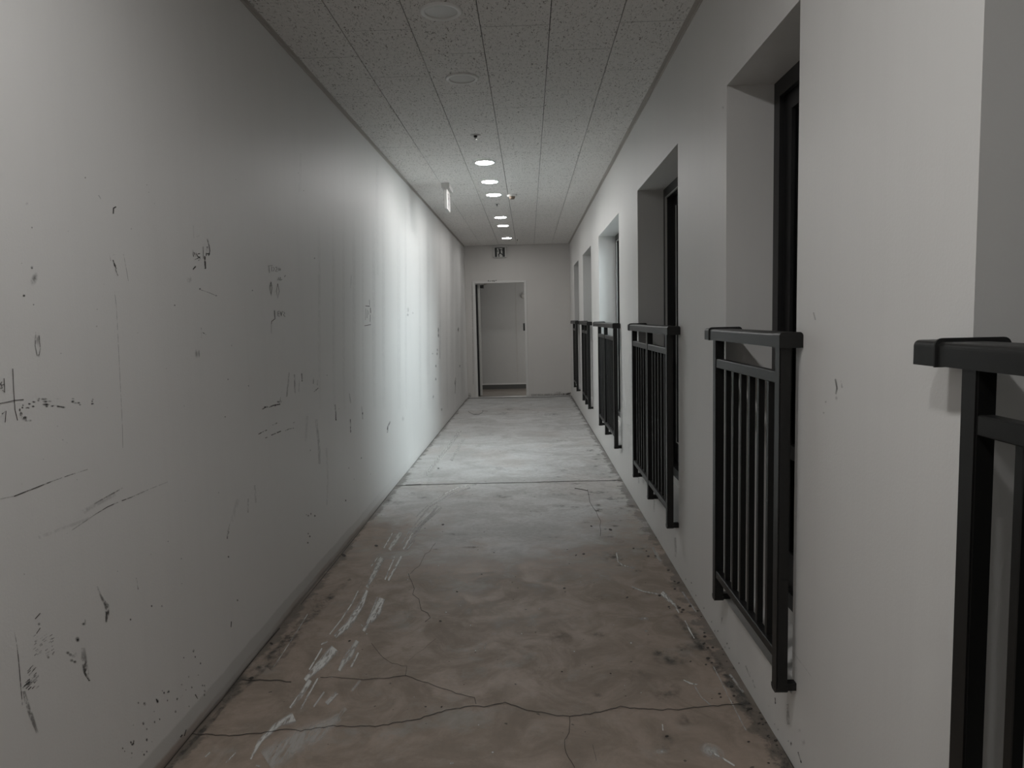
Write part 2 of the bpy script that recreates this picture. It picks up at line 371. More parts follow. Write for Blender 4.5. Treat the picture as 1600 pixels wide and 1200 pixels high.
# ------------------------------------------------------------------ windows
def window(n, a, b, s):
    w = thing('window_%d' % n, None, None, (XF, a, s), kind='structure')
    z0, z1 = s+0.045, TOPZ
    def put(name, bm, mat, parent):
        bmesh.ops.translate(bm, verts=bm.verts, vec=Vector((-XF, -a, -s))); return obj(name, bm, mat, parent)
    bm = bmesh.new(); fw = 0.055
    box(bm, XF, XF+0.10, a, a+fw, z0, z1); box(bm, XF, XF+0.10, b-fw, b, z0, z1)
    box(bm, XF, XF+0.10, a+fw, b-fw, z1-fw, z1); box(bm, XF, XF+0.10, a+fw, b-fw, z0, z0+fw)
    fo = put('window_frame', bm, 'frame_black', w)
    bm = bmesh.new(); e = 0.004
    box(bm, XF-0.001, XF+0.012, b-fw-e, b-fw, z0+fw, z1-fw); box(bm, XF-0.001, XF+0.012, a+fw, b-fw, z1-fw-e, z1-fw)
    put('frame_edge_line', bm, 'lit_edge_grey' if b-a > 0.8 else 'frame_black', fo)  # pale strip painted for the lit frame edge; black on the narrow window
    spans = [(a+fw, b-fw)] if b-a < 0.8 else [(a+fw, (a+b)/2+0.03), ((a+b)/2-0.03, b-fw)]
    for q, (u, v) in enumerate(spans):
        xs = XF+0.020+0.034*q; sw = 0.060; lo, hi = z0+fw, z1-fw
        bm = bmesh.new(); brail = 0.12
        box(bm, xs, xs+0.030, u, u+sw, lo, hi); box(bm, xs, xs+0.030, v-sw, v, lo, hi)
        box(bm, xs, xs+0.030, u+sw, v-sw, hi-sw, hi); box(bm, xs, xs+0.030, u+sw, v-sw, lo, lo+brail)
        if b-a < 0.8: box(bm, xs, xs+0.030, u+sw, v-sw, 0.83, 0.88)
        sh = put('sash', bm, 'frame_black', w)
        bm = bmesh.new(); box(bm, xs-0.001, xs+0.006, v-sw-0.004, v-sw, lo+brail, hi-sw); box(bm, xs-0.001, xs+0.006, u+sw, v-sw, lo+brail, lo+brail+0.005)
        put('sash_edge_line', bm, 'lit_edge_grey' if b-a > 0.8 else 'frame_black', sh)  # lit edge of the sash, likewise put into the colour
        bm = bmesh.new(); box(bm, xs+0.012, xs+0.018, u+sw-0.005, v-sw+0.005, lo+brail-0.005, hi-sw+0.005)
        put('pane', bm, 'window_glass', sh)
    return w
for i, (a, b, s) in enumerate(OPEN): window(i+1, a, b, s)

# ------------------------------------------------------------------ guard rails in front of the windows
def cap_outline(x0, x1, z0, z1, r=0.010, seg=5):
    pts = [(x0, z0)]
    for i in range(seg+1):
        t = PI - i*PI/2/seg; pts.append((x0+r+r*math.cos(t), z1-r+r*math.sin(t)))
    for i in range(seg+1):
        t = PI/2 - i*PI/2/seg; pts.append((x1-r+r*math.cos(t), z1-r+r*math.sin(t)))
    pts.append((x1, z0)); return pts
RX0, RX1 = 0.658, 0.689          # posts
def guard(label, a, b, s, posts, nbal, near_cap=True):
    """a,b: opening; posts: near faces of the posts (4 cm square)"""
    base = Vector((RX0, posts[0], 0.30))
    t = thing('window_guard_rail', label, 'guard rail', base, 'black guard rails across the window openings')
    def put(name, bm, mat='rail_black', parent=t, smooth=False):
        bmesh.ops.translate(bm, verts=bm.verts, vec=-base); return obj(name, bm, mat, parent, smooth)
    zt, zb = 1.289, 1.250
    bm = bmesh.new(); prism(bm, cap_outline(RX0-0.001, 0.738, zb, zt), 'y', a+0.002, b-0.004); hr = put('handrail', bm)
    for (u, v) in ((a-0.052, a+0.001), (b-0.003, b+0.060)):
        bm = bmesh.new(); prism(bm, cap_outline(RX0-0.003, XR-0.0005, zb-0.001, zt+0.0015), 'y', u, v); 
        bmesh.ops.translate(bm, verts=bm.verts, vec=-base); obj('end_cap', bm, 'rail_black', hr)
    # black gasket plate where the handrail meets the far side of the opening
    bm = bmesh.new(); prism(bm, cap_outline(RX0-0.0045, 0.775, zb-0.002, zt+0.006, 0.012), 'y', b-0.0075, b-0.004)
    bmesh.ops.translate(bm, verts=bm.verts, vec=-base); obj('gasket', bm, 'dark_gap', hr)
    for py in posts:
        bm = bmesh.new(); box(bm, RX0+0.002, RX1+0.002, py, py+0.040, 0.312, zb)
        bmesh.ops.bevel(bm, geom=[e for e in bm.edges if abs(e.verts[0].co.x-e.verts[1].co.x) < 1e-6 and abs(e.verts[0].co.y-e.verts[1].co.y) < 1e-6], offset=0.003, segments=2, affect='EDGES')
        po = put('post', bm)
        bm = bmesh.new(); c = 0.008
        prism(bm, [(py, 0.312), (py, 0.300+c*0.3), (py+c, 0.296), (py+0.040-c, 0.296), (py+0.040, 0.300+c*0.3), (py+0.040, 0.312)], 'x', RX0+0.001, RX1+0.003)
        bmesh.ops.translate(bm, verts=bm.verts, vec=-base); obj('foot_cap', bm, 'rail_black', po)
        # stub that fixes the post to the wall below the sill or at its side
        bm = bbox(RX1, XR+0.001, py+0.008, py+0.032, 0.300 if s < 0.29 else 0.298, 0.322, 0.002)
        bmesh.ops.translate(bm, verts=bm.verts, vec=-base); obj('wall_bracket', bm, 'rail_black', po)
    for u, v in zip(posts, posts[1:]):
        for z0, z1, x0, x1 in ((1.153, 1.184, RX0+0.004, RX1-0.002), (0.385, 0.412, RX0+0.004, RX1-0.002)):
            bm = bmesh.new(); box(bm, x0, x1, u+0.040, v, z0, z1)
            bmesh.ops.bevel(bm, geom=bm.edges[:], offset=0.002, segments=1, affect='EDGES'); put('cross_rail', bm)
        for i in range(nbal):
            y = u+0.040 + (v-u-0.040)*(i+1)/(nbal+1)
            bm = bmesh.new(); box(bm, 0.671, 0.689, y-0.009, y+0.009, 0.410, 1.155)
            bmesh.ops.bevel(bm, geom=[e for e in bm.edges if abs(e.verts[0].co.z-e.verts[1].co.z) > 0.1], offset=0.0015, segments=1, affect='EDGES'); put('baluster', bm)
    return t
G = [("black metal guard rail nearest to the camera, cut off by the right edge", [0.02, 0.55, 1.075], 5),
     ("short black guard rail with six balusters across the nearest narrow window", [1.913, 2.566], 6),
     ("black two-bay guard rail between narrow window and brightly lit opening", [3.475, 4.045, 4.622], 5),
     ("black guard rail in front of the brightly lit window opening with white glowing sill", [5.655, 6.345, 6.900], 6),
     ("small black guard rail of two bays just beyond the brightly lit window opening", [8.170, 8.610, 9.040], 4),
     ("farthest black guard rail of all, close to the end wall with the doorway", [10.20, 10.80], 6)]
for (a, b, s), (lab, posts, nb) in zip(OPEN, G): guard(lab, a, b, s, posts, nb)

# ------------------------------------------------------------------ ceiling lights
def downlight(x, y, lit, label, group):
    t = thing('downlight', label, 'ceiling light', (x, y, H), group)
    bm = bmesh.new(); R0, R1 = 0.087, 0.066
    lathe(bm, [(R0, 0.001), (R0-0.001, -0.005), (R0-0.006, -0.0085), (R1+0.003, -0.0075), (R1, -0.004), (R1, 0.002)], 0, 0)
    obj('trim_ring', bm, 'ring_white', t, True)
    bm = bmesh.new(); R2 = 0.0735 if lit else R1+0.001
    if lit: lathe(bm, [(R2, -0.006), (R2-0.006, -0.0095), (0.045, -0.0125), (0.02, -0.0138), (0, -0.014)], 0, 0)
    else: lathe(bm, [(R2, -0.002), (0.05, -0.0025), (0.02, -0.003), (0, -0.003)], 0, 0)
    obj('diffuser', bm, ('lit_diffuser' if y < 5 else 'lit_diffuser_middle' if y < 8.5 else 'lit_diffuser_far') if lit else 'off_diffuser', t, True)
    return t
LX = -0.331
downlight(LX, 3.055, False, 'unlit round downlight in the ceiling nearest to the camera, cut by the top edge', 'unlit round downlights')
downlight(LX+0.010, 3.880, False, 'second unlit round downlight, beyond the one at the top edge of the photo', 'unlit round downlights')
labs = ['largest glowing round downlight, first lit one after the small sprinkler', 'second glowing round downlight from the camera, level with the hanging exit sign',
        'third glowing round downlight, directly left of the small smoke detector', 'fourth glowing round downlight, first of the three beyond the smoke detector',
        'fifth glowing round downlight, between the fourth lit one and the farthest', 'farthest glowing round downlight, just above the exit sign on the end wall']
for y, x, lb in zip((5.898, 6.707, 7.403, 9.035, 9.831, 11.333), (-0.326, -0.330, -0.326, -0.321, -0.318, -0.314), labs):
    downlight(x, y, True, lb, 'lit round downlights')
downlight(LX, 1.15, True, 'glowing round downlight over the near guard rail, above the top edge of the photo', 'lit round downlights')
downlight(LX, 0.32, True, 'glowing round downlight right above the camera, outside the photo', 'lit round downlights')
downlight(LX, -1.6, True, 'added round downlight behind the camera, out of view, brightening the near end', 'lit round downlights')  # unseen lamp added to raise the brightness near the camera

# ------------------------------------------------------------------ sprinklers, detector
def sprinkler(x, y, label, r=0.038):
    t = thing('sprinkler_head', label, 'sprinkler', (x, y, H), 'small sprinkler heads in the ceiling')
    bm = bmesh.new(); lathe(bm, [(r, 0.0), (r*0.96, -0.003), (r*0.50, -0.005), (r*0.40, -0.005), (r*0.38, 0.0)], 0, 0, 28); obj('escutcheon', bm, 'white_plastic', t, True)
    bm = bmesh.new(); lathe(bm, [(r*0.34, -0.001), (r*0.28, -0.016), (0, -0.016)], 0, 0, 20); obj('body', bm, 'dark_plastic', t, True)
    bm = bmesh.new(); lathe(bm, [(0, -0.018), (0.004, -0.018), (0.004, -0.026), (r*0.36, -0.027), (r*0.36, -0.029), (0, -0.029)], 0, 0, 20); obj('deflector', bm, 'steel', t, True)
sprinkler(-0.337, 5.048, 'small white sprinkler head between the unlit and the first lit downlight')
sprinkler(-0.320, 8.014, 'tiny sprinkler head just beyond the third lit downlight', 0.026)
sprinkler(-0.156, 11.597, 'tiny dark sprinkler head right of the farthest lit downlight', 0.022)
t = thing('smoke_detector', 'small white smoke detector with brown sensor, right of the third lit downlight', 'smoke detector', (-0.142, 7.451, H))
bm = bmesh.new(); lathe(bm, [(0.052, 0.0), (0.052, -0.012), (0.046, -0.020), (0, -0.020)], 0, 0, 36); obj('base', bm, 'white_plastic', t, True)
bm = bmesh.new(); lathe(bm, [(0.032, -0.019), (0.027, -0.040), (0.020, -0.046), (0, -0.046)], 0, 0, 28); obj('sensor_cap', bm, 'brown_plastic', t, True)

# ------------------------------------------------------------------ exit signs (running figure pictogram)
def figure(plot):
    """plot(list of (u,v)) receives polygons in a 0..1 square, u to the right, v up"""
    def cap(p, q, w):
        p, q = Vector(p), Vector(q); d = (q-p).normalized()*w; n = Vector((-d.y, d.x))
        plot([tuple(p+n-d*0.5), tuple(p-n-d*0.5), tuple(q-n+d*0.5), tuple(q+n+d*0.5)])
    return cap
def pictogram(bm, P):
    """pale door slot with a dark runner in front of it"""
    def poly(pts, lift, mi):
        f = bm.faces.new([bm.verts.new(P(u, v, lift)) for u, v in pts]); f.material_index = mi
    def cap(p, q, w, mi=0, lift=0.0009):
        p, q = Vector(p), Vector(q); d = (q-p).normalized(); n = Vector((-d.y, d.x))*w
        poly([tuple(p+n), tuple(p-n), tuple(q-n), tuple(q+n)], lift, mi)
        for c in (p, q): poly([(c.x+w*math.cos(i*PI/5), c.y+w*math.sin(i*PI/5)) for i in range(10)], lift+0.00004, mi)
    poly([(0, 0), (1, 0), (1, 1), (0, 1)], 0.0003, 0)
    poly([(0.22, 0.0), (0.34, 0.0), (0.34, 0.94), (0.22, 0.94)], 0.0006, 1)
    poly([(0.34, 0.0), (0.76, 0.0), (0.76, 0.94), (0.34, 0.94)], 0.0006, 1)
    c = (0.30, 0.63)
    poly([(c[0]+0.055*math.cos(i*PI/8), c[1]+0.06*math.sin(i*PI/8)) for i in range(16)], 0.0009, 0)
    cap((0.42, 0.86), (0.52, 0.66), 0.060); cap((0.50, 0.72), (0.52, 0.42), 0.085)
    cap((0.44, 0.80), (0.66, 0.76), 0.040); cap((0.50, 0.42), (0.38, 0.24), 0.055); cap((0.38, 0.24), (0.42, 0.04), 0.045)
    cap((0.54, 0.40), (0.70, 0.30), 0.050); cap((0.70, 0.30), (0.84, 0.14), 0.050); cap((0.74, 0.74), (0.84, 0.52), 0.030)
t = thing('exit_sign', 'white exit sign with black running figure on the end wall above the doorway', 'exit sign', (-0.466, YE, H))
def rel(bm, o): bmesh.ops.translate(bm, verts=bm.verts, vec=-Vector(o.location)); return bm
bm = bbox(-0.598, -0.334, YE-0.070, YE-0.001, H-0.034, H-0.004, 0.004); obj('mount_box', rel(bm, t), 'white_plastic', t)
bm = bbox(-0.582, -0.352, YE-0.048, YE-0.010, H-0.212, H-0.034, 0.010, 3); obj('sign_body', rel(bm, t), 'white_plastic', t)
bm = bmesh.new(); pictogram(bm, lambda u, v, l: (-0.553+0.172*u, YE-0.048-l, H-0.200+0.156*v)); obj('pictogram', rel(bm, t), ['sign_dark', 'sign_pale'], t)
t = thing('exit_sign', 'hanging exit sign seen edge-on at the left side of the ceiling', 'exit sign', (-0.735, 6.87, H))
bm = bbox(-0.775, -0.700, 6.72, 7.02, H-0.046, H, 0.004); obj('mount_box', rel(bm, t), 'white_plastic', t)
bm = bbox(-0.756, -0.728, 6.75, 7.00, H-0.066, H-0.046, 0.003); obj('neck', rel(bm, t), 'white_plastic', t)
bm = bbox(-0.757, -0.727, 6.735, 7.005, H-0.232, H-0.066, 0.006, 3); obj('sign_body', rel(bm, t), 'white_plastic', t)
bm = bmesh.new(); pictogram(bm, lambda u, v, l: (-0.727+l, 6.80+0.14*u, H-0.220+0.140*v)); obj('pictogram', rel(bm, t), ['sign_dark', 'sign_pale'], t)
# round fitting on the passage wall, half hidden by the door jamb
c = on_y(817, 462.5, PY)
t = thing('wall_lamp', 'small round fitting on the passage wall, half hidden by the right door jamb', 'wall light', (c.x, PY, c.z))
bm = bmesh.new(); lathe(bm, [(0, 0.03), (0.03, 0.028), (0.042, 0.018), (0.045, 0.0)], 0, 0, 28)
bmesh.ops.rotate(bm, verts=bm.verts, matrix=Matrix.Rotation(PI/2, 3, 'X')); obj('cover', bm, 'door_paint', t, True)
bm = bbox(-0.012, 0.012, -0.010, 0.0, 0.03, 0.075, 0.002); obj('cable_duct', bm, 'door_paint', t)

# ------------------------------------------------------------------ marks on walls and floor
class Marks:
    def __init__(s, surf, k=1.0): s.k = k; s.bm = bmesh.new(); s.uv = s.bm.loops.layers.uv.new('UVMap'); s.at = s.bm.verts.layers.float.new('amount'); s.f = surf
    def ribbon(s, pts, w, amt=1.0, taper=0.0):
        """pts: pixels; w: width in pixels (number or list)"""
        P = [Vector(p) for p in pts]; n = len(P); row = []; dist = 0
        for i, p in enumerate(P):
            d = (P[min(i+1, n-1)]-P[max(i-1, 0)]).normalized(); q = Vector((-d.y, d.x))
            ww = (w[i] if isinstance(w, (list, tuple)) else w)/2*s.k
            if taper and i in (0, n-1): ww *= (1-taper)
            am = amt[i] if isinstance(amt, (list, tuple)) else amt
            if i: dist += (P[i]-P[i-1]).length
            a = s.bm.verts.new(s.f(*(p+q*ww))); b = s.bm.verts.new(s.f(*(p-q*ww))); a[s.at] = am; b[s.at] = am
            row.append((a, b, dist))
        for (a, b, u0), (c, d, u1) in zip(row, row[1:]):
            f = s.bm.faces.new((a, b, d, c))
            for lp, (u, v) in zip(f.loops, ((u0, 0), (u0, 1), (u1, 1), (u1, 0))): lp[s.uv].uv = (u, v)
    def blob(s, x, y, rx, ry, amt=1.0, ang=0.0):
        c = s.bm.verts.new(s.f(x, y)); c[s.at] = amt; ring = []
        for i in range(10):
            t = 2*PI*i/10; u, v = rx*math.cos(t), ry*math.sin(t)
            k = s.bm.verts.new(s.f(x+u*math.cos(ang)-v*math.sin(ang), y+u*math.sin(ang)+v*math.cos(ang))); k[s.at] = 0.0; ring.append(k)
        for i in range(10):
            f = s.bm.faces.new((c, ring[i], ring[(i+1) % 10]))
            for lp in f.loops: lp[s.uv].uv = (0.5, 0.5)
    def build(s, name, mat, parent, flat=True):
        me = bpy.data.meshes.new(name); s.bm.to_mesh(me); s.bm.free(); o = bpy.data.objects.new(name, me); COL.objects.link(o)
        me.materials.append(MATS[mat]); o.parent = parent; return o
rnd = random.Random(5)
LW = lambda x, y: on_x(x, y, XL+0.0006)
LW2 = lambda x, y: on_x(x, y, XL+0.0011)
# hand writing
W = Marks(LW2, 0.72)
for pts, w in [([(20, 576), (21.5, 610), (23.5, 640), (27.5, 657)], 1.5), ([(-6, 631.5), (12, 628), (23, 625.5), (37, 624.3)], 1.5),
               ([(6.2, 591), (7.0, 601), (7.2, 613), (3.8, 609.5)], 1.6), ([(2.5, 602), (7, 600)], 1.3), ([(-1, 603), (2.8, 596.5)], 1.5), ([(1.6, 599.5), (3.6, 606.6)], 1.4), ([(-2, 606.8), (4, 606.5)], 1.4),
               ([(3, 647), (9.5, 642), (8, 660)], 1.6),
               ([(420, 416), (421, 426)], 0.8), ([(419, 415.5), (426, 414.5)], 0.7), ([(424.3, 416), (424.6, 424)], 0.7), ([(426.5, 417), (429, 420), (426.5, 424)], 0.8),
               ([(430, 418), (432.5, 417), (432.8, 420), (430, 424), (434, 424)], 0.9), ([(434.5, 421), (435.5, 418.5), (436.8, 421), (435.5, 423), (434.5, 421)], 0.9), ([(437, 421), (437.8, 419), (438.6, 421), (437.8, 423), (437, 421)], 0.8),
               ([(434, 438), (435.5, 433), (436.5, 438)], 1.0), ([(438, 433), (438, 438), (441, 436.5)], 1.2), ([(444.5, 433), (446, 430)], 1.0),
               ([(423.5, 440), (421.2, 450), (423.5, 463), (425.6, 450), (423.5, 440)], 0.7), ([(423.5, 442), (423.6, 460)], 0.6), ([(420.8, 447), (425.8, 446)], 0.5), ([(434, 443), (431.8, 455), (434.3, 466), (436.4, 455), (434, 443)], 0.8),
               ([(429, 485), (429.2, 492), (430, 498), (424.5, 502), (424, 506)], 1.2), ([(424, 506), (424, 521)], 0.5),
               ([(434, 487), (434.3, 494), (437, 494)], 0.8), ([(434, 490), (436.5, 490)], 0.7), ([(434, 486.5), (437, 486)], 0.7), ([(438.5, 487), (440, 494)], 0.8), ([(441.5, 486), (439.5, 493)], 0.8), ([(443, 487), (445, 489), (443, 492), (445.5, 495)], 0.8),
               ([(571, 478), (578, 478.6)], 1.4), ([(569.5, 509), (573, 508.5), (579.5, 507)], 1.2), ([(578.8, 481), (579.3, 489)], 1.2), ([(578.6, 492), (578.2, 503)], 0.7), ([(577, 468), (577.6, 477)], 0.6), ([(571.5, 482), (571, 500)], 0.5), ([(574, 484), (573.6, 497)], 0.6), ([(576, 486), (576, 492)], 0.5)]:
    W.ribbon(pts, w, 1.0)
W.build('handwriting', 'pencil', wall_left)
S = Marks(LW)
R_ = S.ribbon; Bl = S.blob
R_([(177, 334), (177.4, 325)], 2.4, 1.3); R_([(177, 325.5), (181.5, 323)], 2.6, 1.2); R_([(154, 305), (157.5, 311)], 1.6, .5)
R_([(171, 396), (173, 408)], 1.5, .35); R_([(174, 399), (179, 398)], 2, .35); R_([(176.5, 406), (179, 414), (182, 420)], 3.2, 1.1, .5); R_([(180, 420), (184.5, 431)], 1.7, .6); R_([(193, 397), (197, 418), (200.5, 439)], 1.1, .45)
Bl(50, 418, 2.6, 3, 1.6); Bl(53.5, 436, 6, 12, .55, .3); Bl(37.5, 462, 2.4, 2.4, 1.6); Bl(52.5, 476, 1.6, 1.6, 1.2); Bl(42, 318, 3, 3, .3); Bl(273, 477, 1.6, 1.6, 1)
for a in [((301, 390), (302.5, 401)), ((303, 394), (306, 401)), ((306, 395), (309, 401)), ((309, 397), (312.5, 396)), ((309, 400), (313, 404)), ((303.5, 406), (308, 404), (313, 401)), ((310, 407), (314, 405))]: R_(list(a), 1.7, 1.1)
R_([(301, 421.5), (306, 416)], 2.6, 1.3); R_([(320.3, 400), (320.8, 420)], 3.0, 1.5); R_([(323.5, 373), (326.5, 383), (328, 392), (326, 400)], 2.2, .7); R_([(322, 396), (328, 397)], 2.6, 1.3); R_([(317.5, 385), (317.8, 404)], 1.8, .5); R_([(324, 385), (322, 400)], 2.6, .6)
R_([(302, 352), (303, 372), (312, 368)], 2.5, .10); Bl(296, 437, 5, 6, .35); Bl(312.5, 451.5, 1.8, 2, 1.2); R_([(314, 453), (326, 457), (338, 462)], 1.4, .45); Bl(338, 462, 2, 1.4, .8)
R_([(314.5, 512), (315, 528)], 1.6, .4); R_([(316, 519), (322, 523)], 2.6, .9, .4); Bl(308, 553, 5, 7, .25); R_([(306, 546), (307, 557)], 1.6, .35); R_([(311, 547), (311.5, 558)], 1.6, .35)
R_([(179, 455), (182, 480), (185, 540), (188, 600), (191, 660), (192, 700)], 1.1, .45)
R_([(56, 519), (55, 540), (58, 556)], 2, .55); R_([(61, 524), (63, 545), (61, 555)], 2, .55); Bl(59, 530, 5, 12, .45); Bl(60, 556, 3, 3, .6)
for x, y, w, h, a in [(31, 640, 2, 4, 1), (33, 648, 3, 6, 1.1), (38, 653, 6, 4, 1.2), (44, 657, 7, 2.5, .8), (36, 633, 2, 2.5, .9), (35, 637, 2, 2, .9), (43, 637.5, 4, 2, .9), (46, 631, 3, 2, .7), (53, 628, 4, 2, .7), (52, 635, 3, 2, .8), (60, 623, 4, 2, .6), (60, 626, 3, 1.5, .5),
                      (69, 623.5, 6, 2, .8), (71, 627.5, 5, 2.2, .8), (72, 632, 7, 2.2, 1.1), (73, 635, 3, 2, .8), (78, 627, 4, 1.5, .4), (86, 634.5, 8, 2, 1.3), (93, 635.3, 8, 1.4, .9), (99, 636.3, 4, 1.6, .8), (90, 623, 7, 1.2, .3), (114, 627.5, 3.2, 2.6, 1.2), (118, 629.5, 4, 1.4, .7), (114, 623, 3, 1.5, .5), (123, 629.5, 3, 1.8, .8), (125, 632.5, 2.5, 1.4, .7), (144.5, 631, 3, 2, 1.1), (144, 627, 2, 2, .7), (145, 624, 2, 1.5, .5)]: Bl(x, y, w, h, a*1.3)
R_([(-4, 781), (8, 778), (22, 775)], 1.4, .35); R_([(22, 775.5), (38, 769), (55, 762.5), (80, 752.5), (110, 742), (137, 733.5)], 1.9, [1.1, 1.2, 1.1, .9, .7, .4])
R_([(143, 790), (155, 783), (167, 776), (180, 769), (192, 762)], 2.2, [.2, .4, .5, .7, .4]); R_([(104, 834), (128, 818), (150, 803), (168, 792), (185, 784.5), (205, 777), (232, 765), (262, 753)], 1.9, [.25, .4, .5, .8, .9, .6, .35, .15])
R_([(60, 840), (100, 825), (140, 810)], 7, .12); R_([(130, 800), (150, 788), (180, 772)], 9, .15)
R_([(152, 916), (156, 928), (161, 938), (167, 946), (168, 962), (166, 972)], [3, 4, 6, 9, 8, 4], [.25, .4, .55, .75, .75, .5]); R_([(213, 903), (216, 921)], 3.4, .7, .4); R_([(55, 967), (63, 958)], 3.2, 1.1, .5); R_([(57, 990), (63, 981)], 3, 1.0, .5); Bl(61, 975, 3, 3, .6)
for i in range(34):
    x = 52+rnd.random()*30; y = 990+rnd.random()*32; R_([(x, y+3), (x+4, y)], 1.7, .25+.35*rnd.random())
for i in range(30):
    x = 34+rnd.random()*22; y = 1040+rnd.random()*34; R_([(x, y+4), (x+5, y-1)], 2.0, .4+.5*rnd.random())
R_([(22, 985), (26, 1005), (29, 1030), (32, 1065), (35, 1102)], 1.6, [.3, .5, 1.1, 1.1, .6]); R_([(37, 1080), (42, 1100), (50, 1122), (59, 1145)], [7, 9, 10, 5], [.35, .5, .5, .4])
for x, y in ((106, 1020), (110, 1023), (115, 1025), (117, 1034), (112, 1032), (119, 1022), (81, 1022), (76, 1027)): Bl(x, y, 3.5, 3, .8)
Bl(121, 999, 4, 5, 1.4); Bl(131, 975, 4, 3, .8); Bl(133, 972, 2, 6, .5); R_([(130, 1012), (131, 1030), (134, 1048), (140, 1064)], [9, 12, 11, 4], [.15, .4, .8, 1.0]); R_([(361.5, 971), (361, 980)], 2.6, 1.5, .4)
R_([(355, 842), (357, 830), (360, 815)], [2.5, 3.5, 1.5], [.6, .9, .3]); R_([(388, 779), (387.5, 801)], 3, .45, .4); R_([(398, 758), (400, 786)], 3.5, .22); R_([(362, 815), (372, 780)], 8, .12)
R_([(410, 639.5), (415, 636.5)], 1.6, .9); R_([(413, 636.5), (418, 635.5)], 3, 1.5); R_([(420, 636.5), (427, 633.5), (438, 631.5)], 2.2, 1.2); R_([(429, 634), (431, 632.5)], 3.2, 1.4); R_([(437.3, 632), (438.3, 621)], 1.5, .7); R_([(433, 628), (440, 628)], 4, .6)
R_([(404, 678.5), (410, 675), (418, 671.5)], 1.9, .9); R_([(426, 664), (434, 660.5)], 2.4, .8); R_([(424, 680), (430, 677.5), (439, 673.5)], 2, 1.0); R_([(414, 684.5), (418, 683)], 1.8, .7); R_([(446, 673), (452, 670), (459, 669)], 1.8, .6); R_([(458, 661), (461, 659)], 1.8, .5)
R_([(452, 582), (450, 600), (448, 620)], 3, .3); R_([(460, 585), (460.5, 598), (461, 614)], 2.4, .45); R_([(471.3, 583), (472, 596)], 2.6, .9, .3); R_([(468, 590), (467, 612)], 2, .2); R_([(490, 590), (489.5, 600)], 2, .35); R_([(496, 594), (496, 602)], 2, .3); R_([(491, 612), (497.5, 606)], 1.8, .7)
R_([(523.5, 632), (524.5, 645), (525, 657)], 2.4, [.3, .6, 1.0]); R_([(547.5, 655), (548, 676)], 2.0, .8); R_([(546, 615), (548, 630)], 1.8, .35); R_([(494, 655), (499, 700), (499, 725)], 5, .22); R_([(480, 650), (478, 690)], 5, .10); R_([(510, 700), (512, 740), (511, 790)], 4, .12); R_([(565, 635), (567, 655)], 2.4, .3); Bl(566.5, 646, 1.8, 3, .8)
R_([(605, 676), (606, 667), (610, 658)], 2.6, [.9, .7, .4]); Bl(630, 654, 2.4, 5, .3); Bl(637.5, 484, 2, 5, .5); Bl(637, 492, 2, 3, .5); Bl(645, 489, 1.4, 2, .5)
for x, y, h in [(685, 516, 6), (685, 524, 4), (683.5, 547, 3), (683, 553, 3), (681, 572, 3), (680.8, 592.5, 3.2), (676, 552.5, 1.6), (716, 515, 5), (718.5, 572, 3), (711, 598, 5), (677, 620, 4), (690, 640, 3)]: Bl(x, y, 1.3, h, .8)
R_([(712, 590), (711, 615)], 2, .3); R_([(688, 500), (687, 560)], 2, .14); R_([(549, 430), (548, 450)], 2, .18); R_([(388, 602), (389, 604)], 2, .6)
R_([(590, 250), (588, 330), (590, 430)], 6, .05); R_([(470, 240), (468, 300)], 5, .06)
for i in range(46):
    x = 190+rnd.random()*135; top = 1200-(x-170)*0.98; y = top-60+rnd.random()*95; s_ = 0.9+rnd.random()*1.6
    if y < 1200-(x-250)*1.2-6: Bl(x, y, s_, s_*1.4, 1.3)
for i in range(50):
    x = rnd.random()*560+20; y = 250+rnd.random()*700; s_ = .6+rnd.random()*.9
    if y < 1200-(x-250)*1.2-40: Bl(x, y, s_, s_*1.3, .9)
for x, y in ((482, 806), (486, 803), (492, 806), (482, 834), (484, 838), (481, 848), (540, 782), (357, 870), (371, 938), (204, 968), (237, 947), (253, 947)): Bl(x, y, 1.6, 2, 1.4)
R_([(288, 1150), (291, 1140)], 3, 1.4, .4); R_([(282, 1152), (285, 1148)], 2.4, 1.2); R_([(305, 1085), (309, 1092)], 2, 1.2)
# old lighter/darker roller streaks running down the wall
for x in (498, 520, 536, 552, 566, 583, 598, 622, 633, 655, 668, 686, 697, 705, 713, 720): R_([(x, 300+abs(x-640)*0.2), (x+1, 420), (x+1, 560), (x+2, 640)], 4+rnd.random()*4, [0, .05+.05*rnd.random(), .07, .03])
S.build('scuff_marks', 'scuff_stain', wall_left)

S = Marks(lambda x, y: on_x(x, y, XR-0.0006)); R_ = S.ribbon; Bl = S.blob
R_([(1305, 592), (1308, 606), (1306, 616)], 4, [.25, .55, .25]); R_([(1314, 595), (1316, 606)], 4, .3); Bl(1307, 622, 3, 4, .3); R_([(1271, 488), (1274, 500)], 3, .3); Bl(1290, 628, 2, 2, .5); Bl(1287, 645, 2, 2, .4)
R_([(1230, 1100), (1232, 1132)], 6, .35); R_([(1211, 1090), (1211.5, 1100)], 2.2, .9); R_([(1247, 1175), (1252, 1192)], 4, .8, .4); Bl(1236, 1162, 1.8, 4, .9); Bl(1249, 1142, 3, 4, .4); Bl(1255, 1160, 4, 6, .35)
R_([(1128, 965), (1127, 975)], 2, .5); R_([(1165, 1040), (1172, 1058)], 3, .3); R_([(1176, 1062), (1180, 1075)], 3, .3); Bl(1172, 1051, 1.4, 1.4, .9); R_([(1236, 1015), (1270, 1060)], 2, .15); R_([(1055, 840), (1056, 870)], 4, .22); R_([(1022, 780), (1022, 800)], 3, .2); R_([(998, 735), (998, 755)], 3, .2)
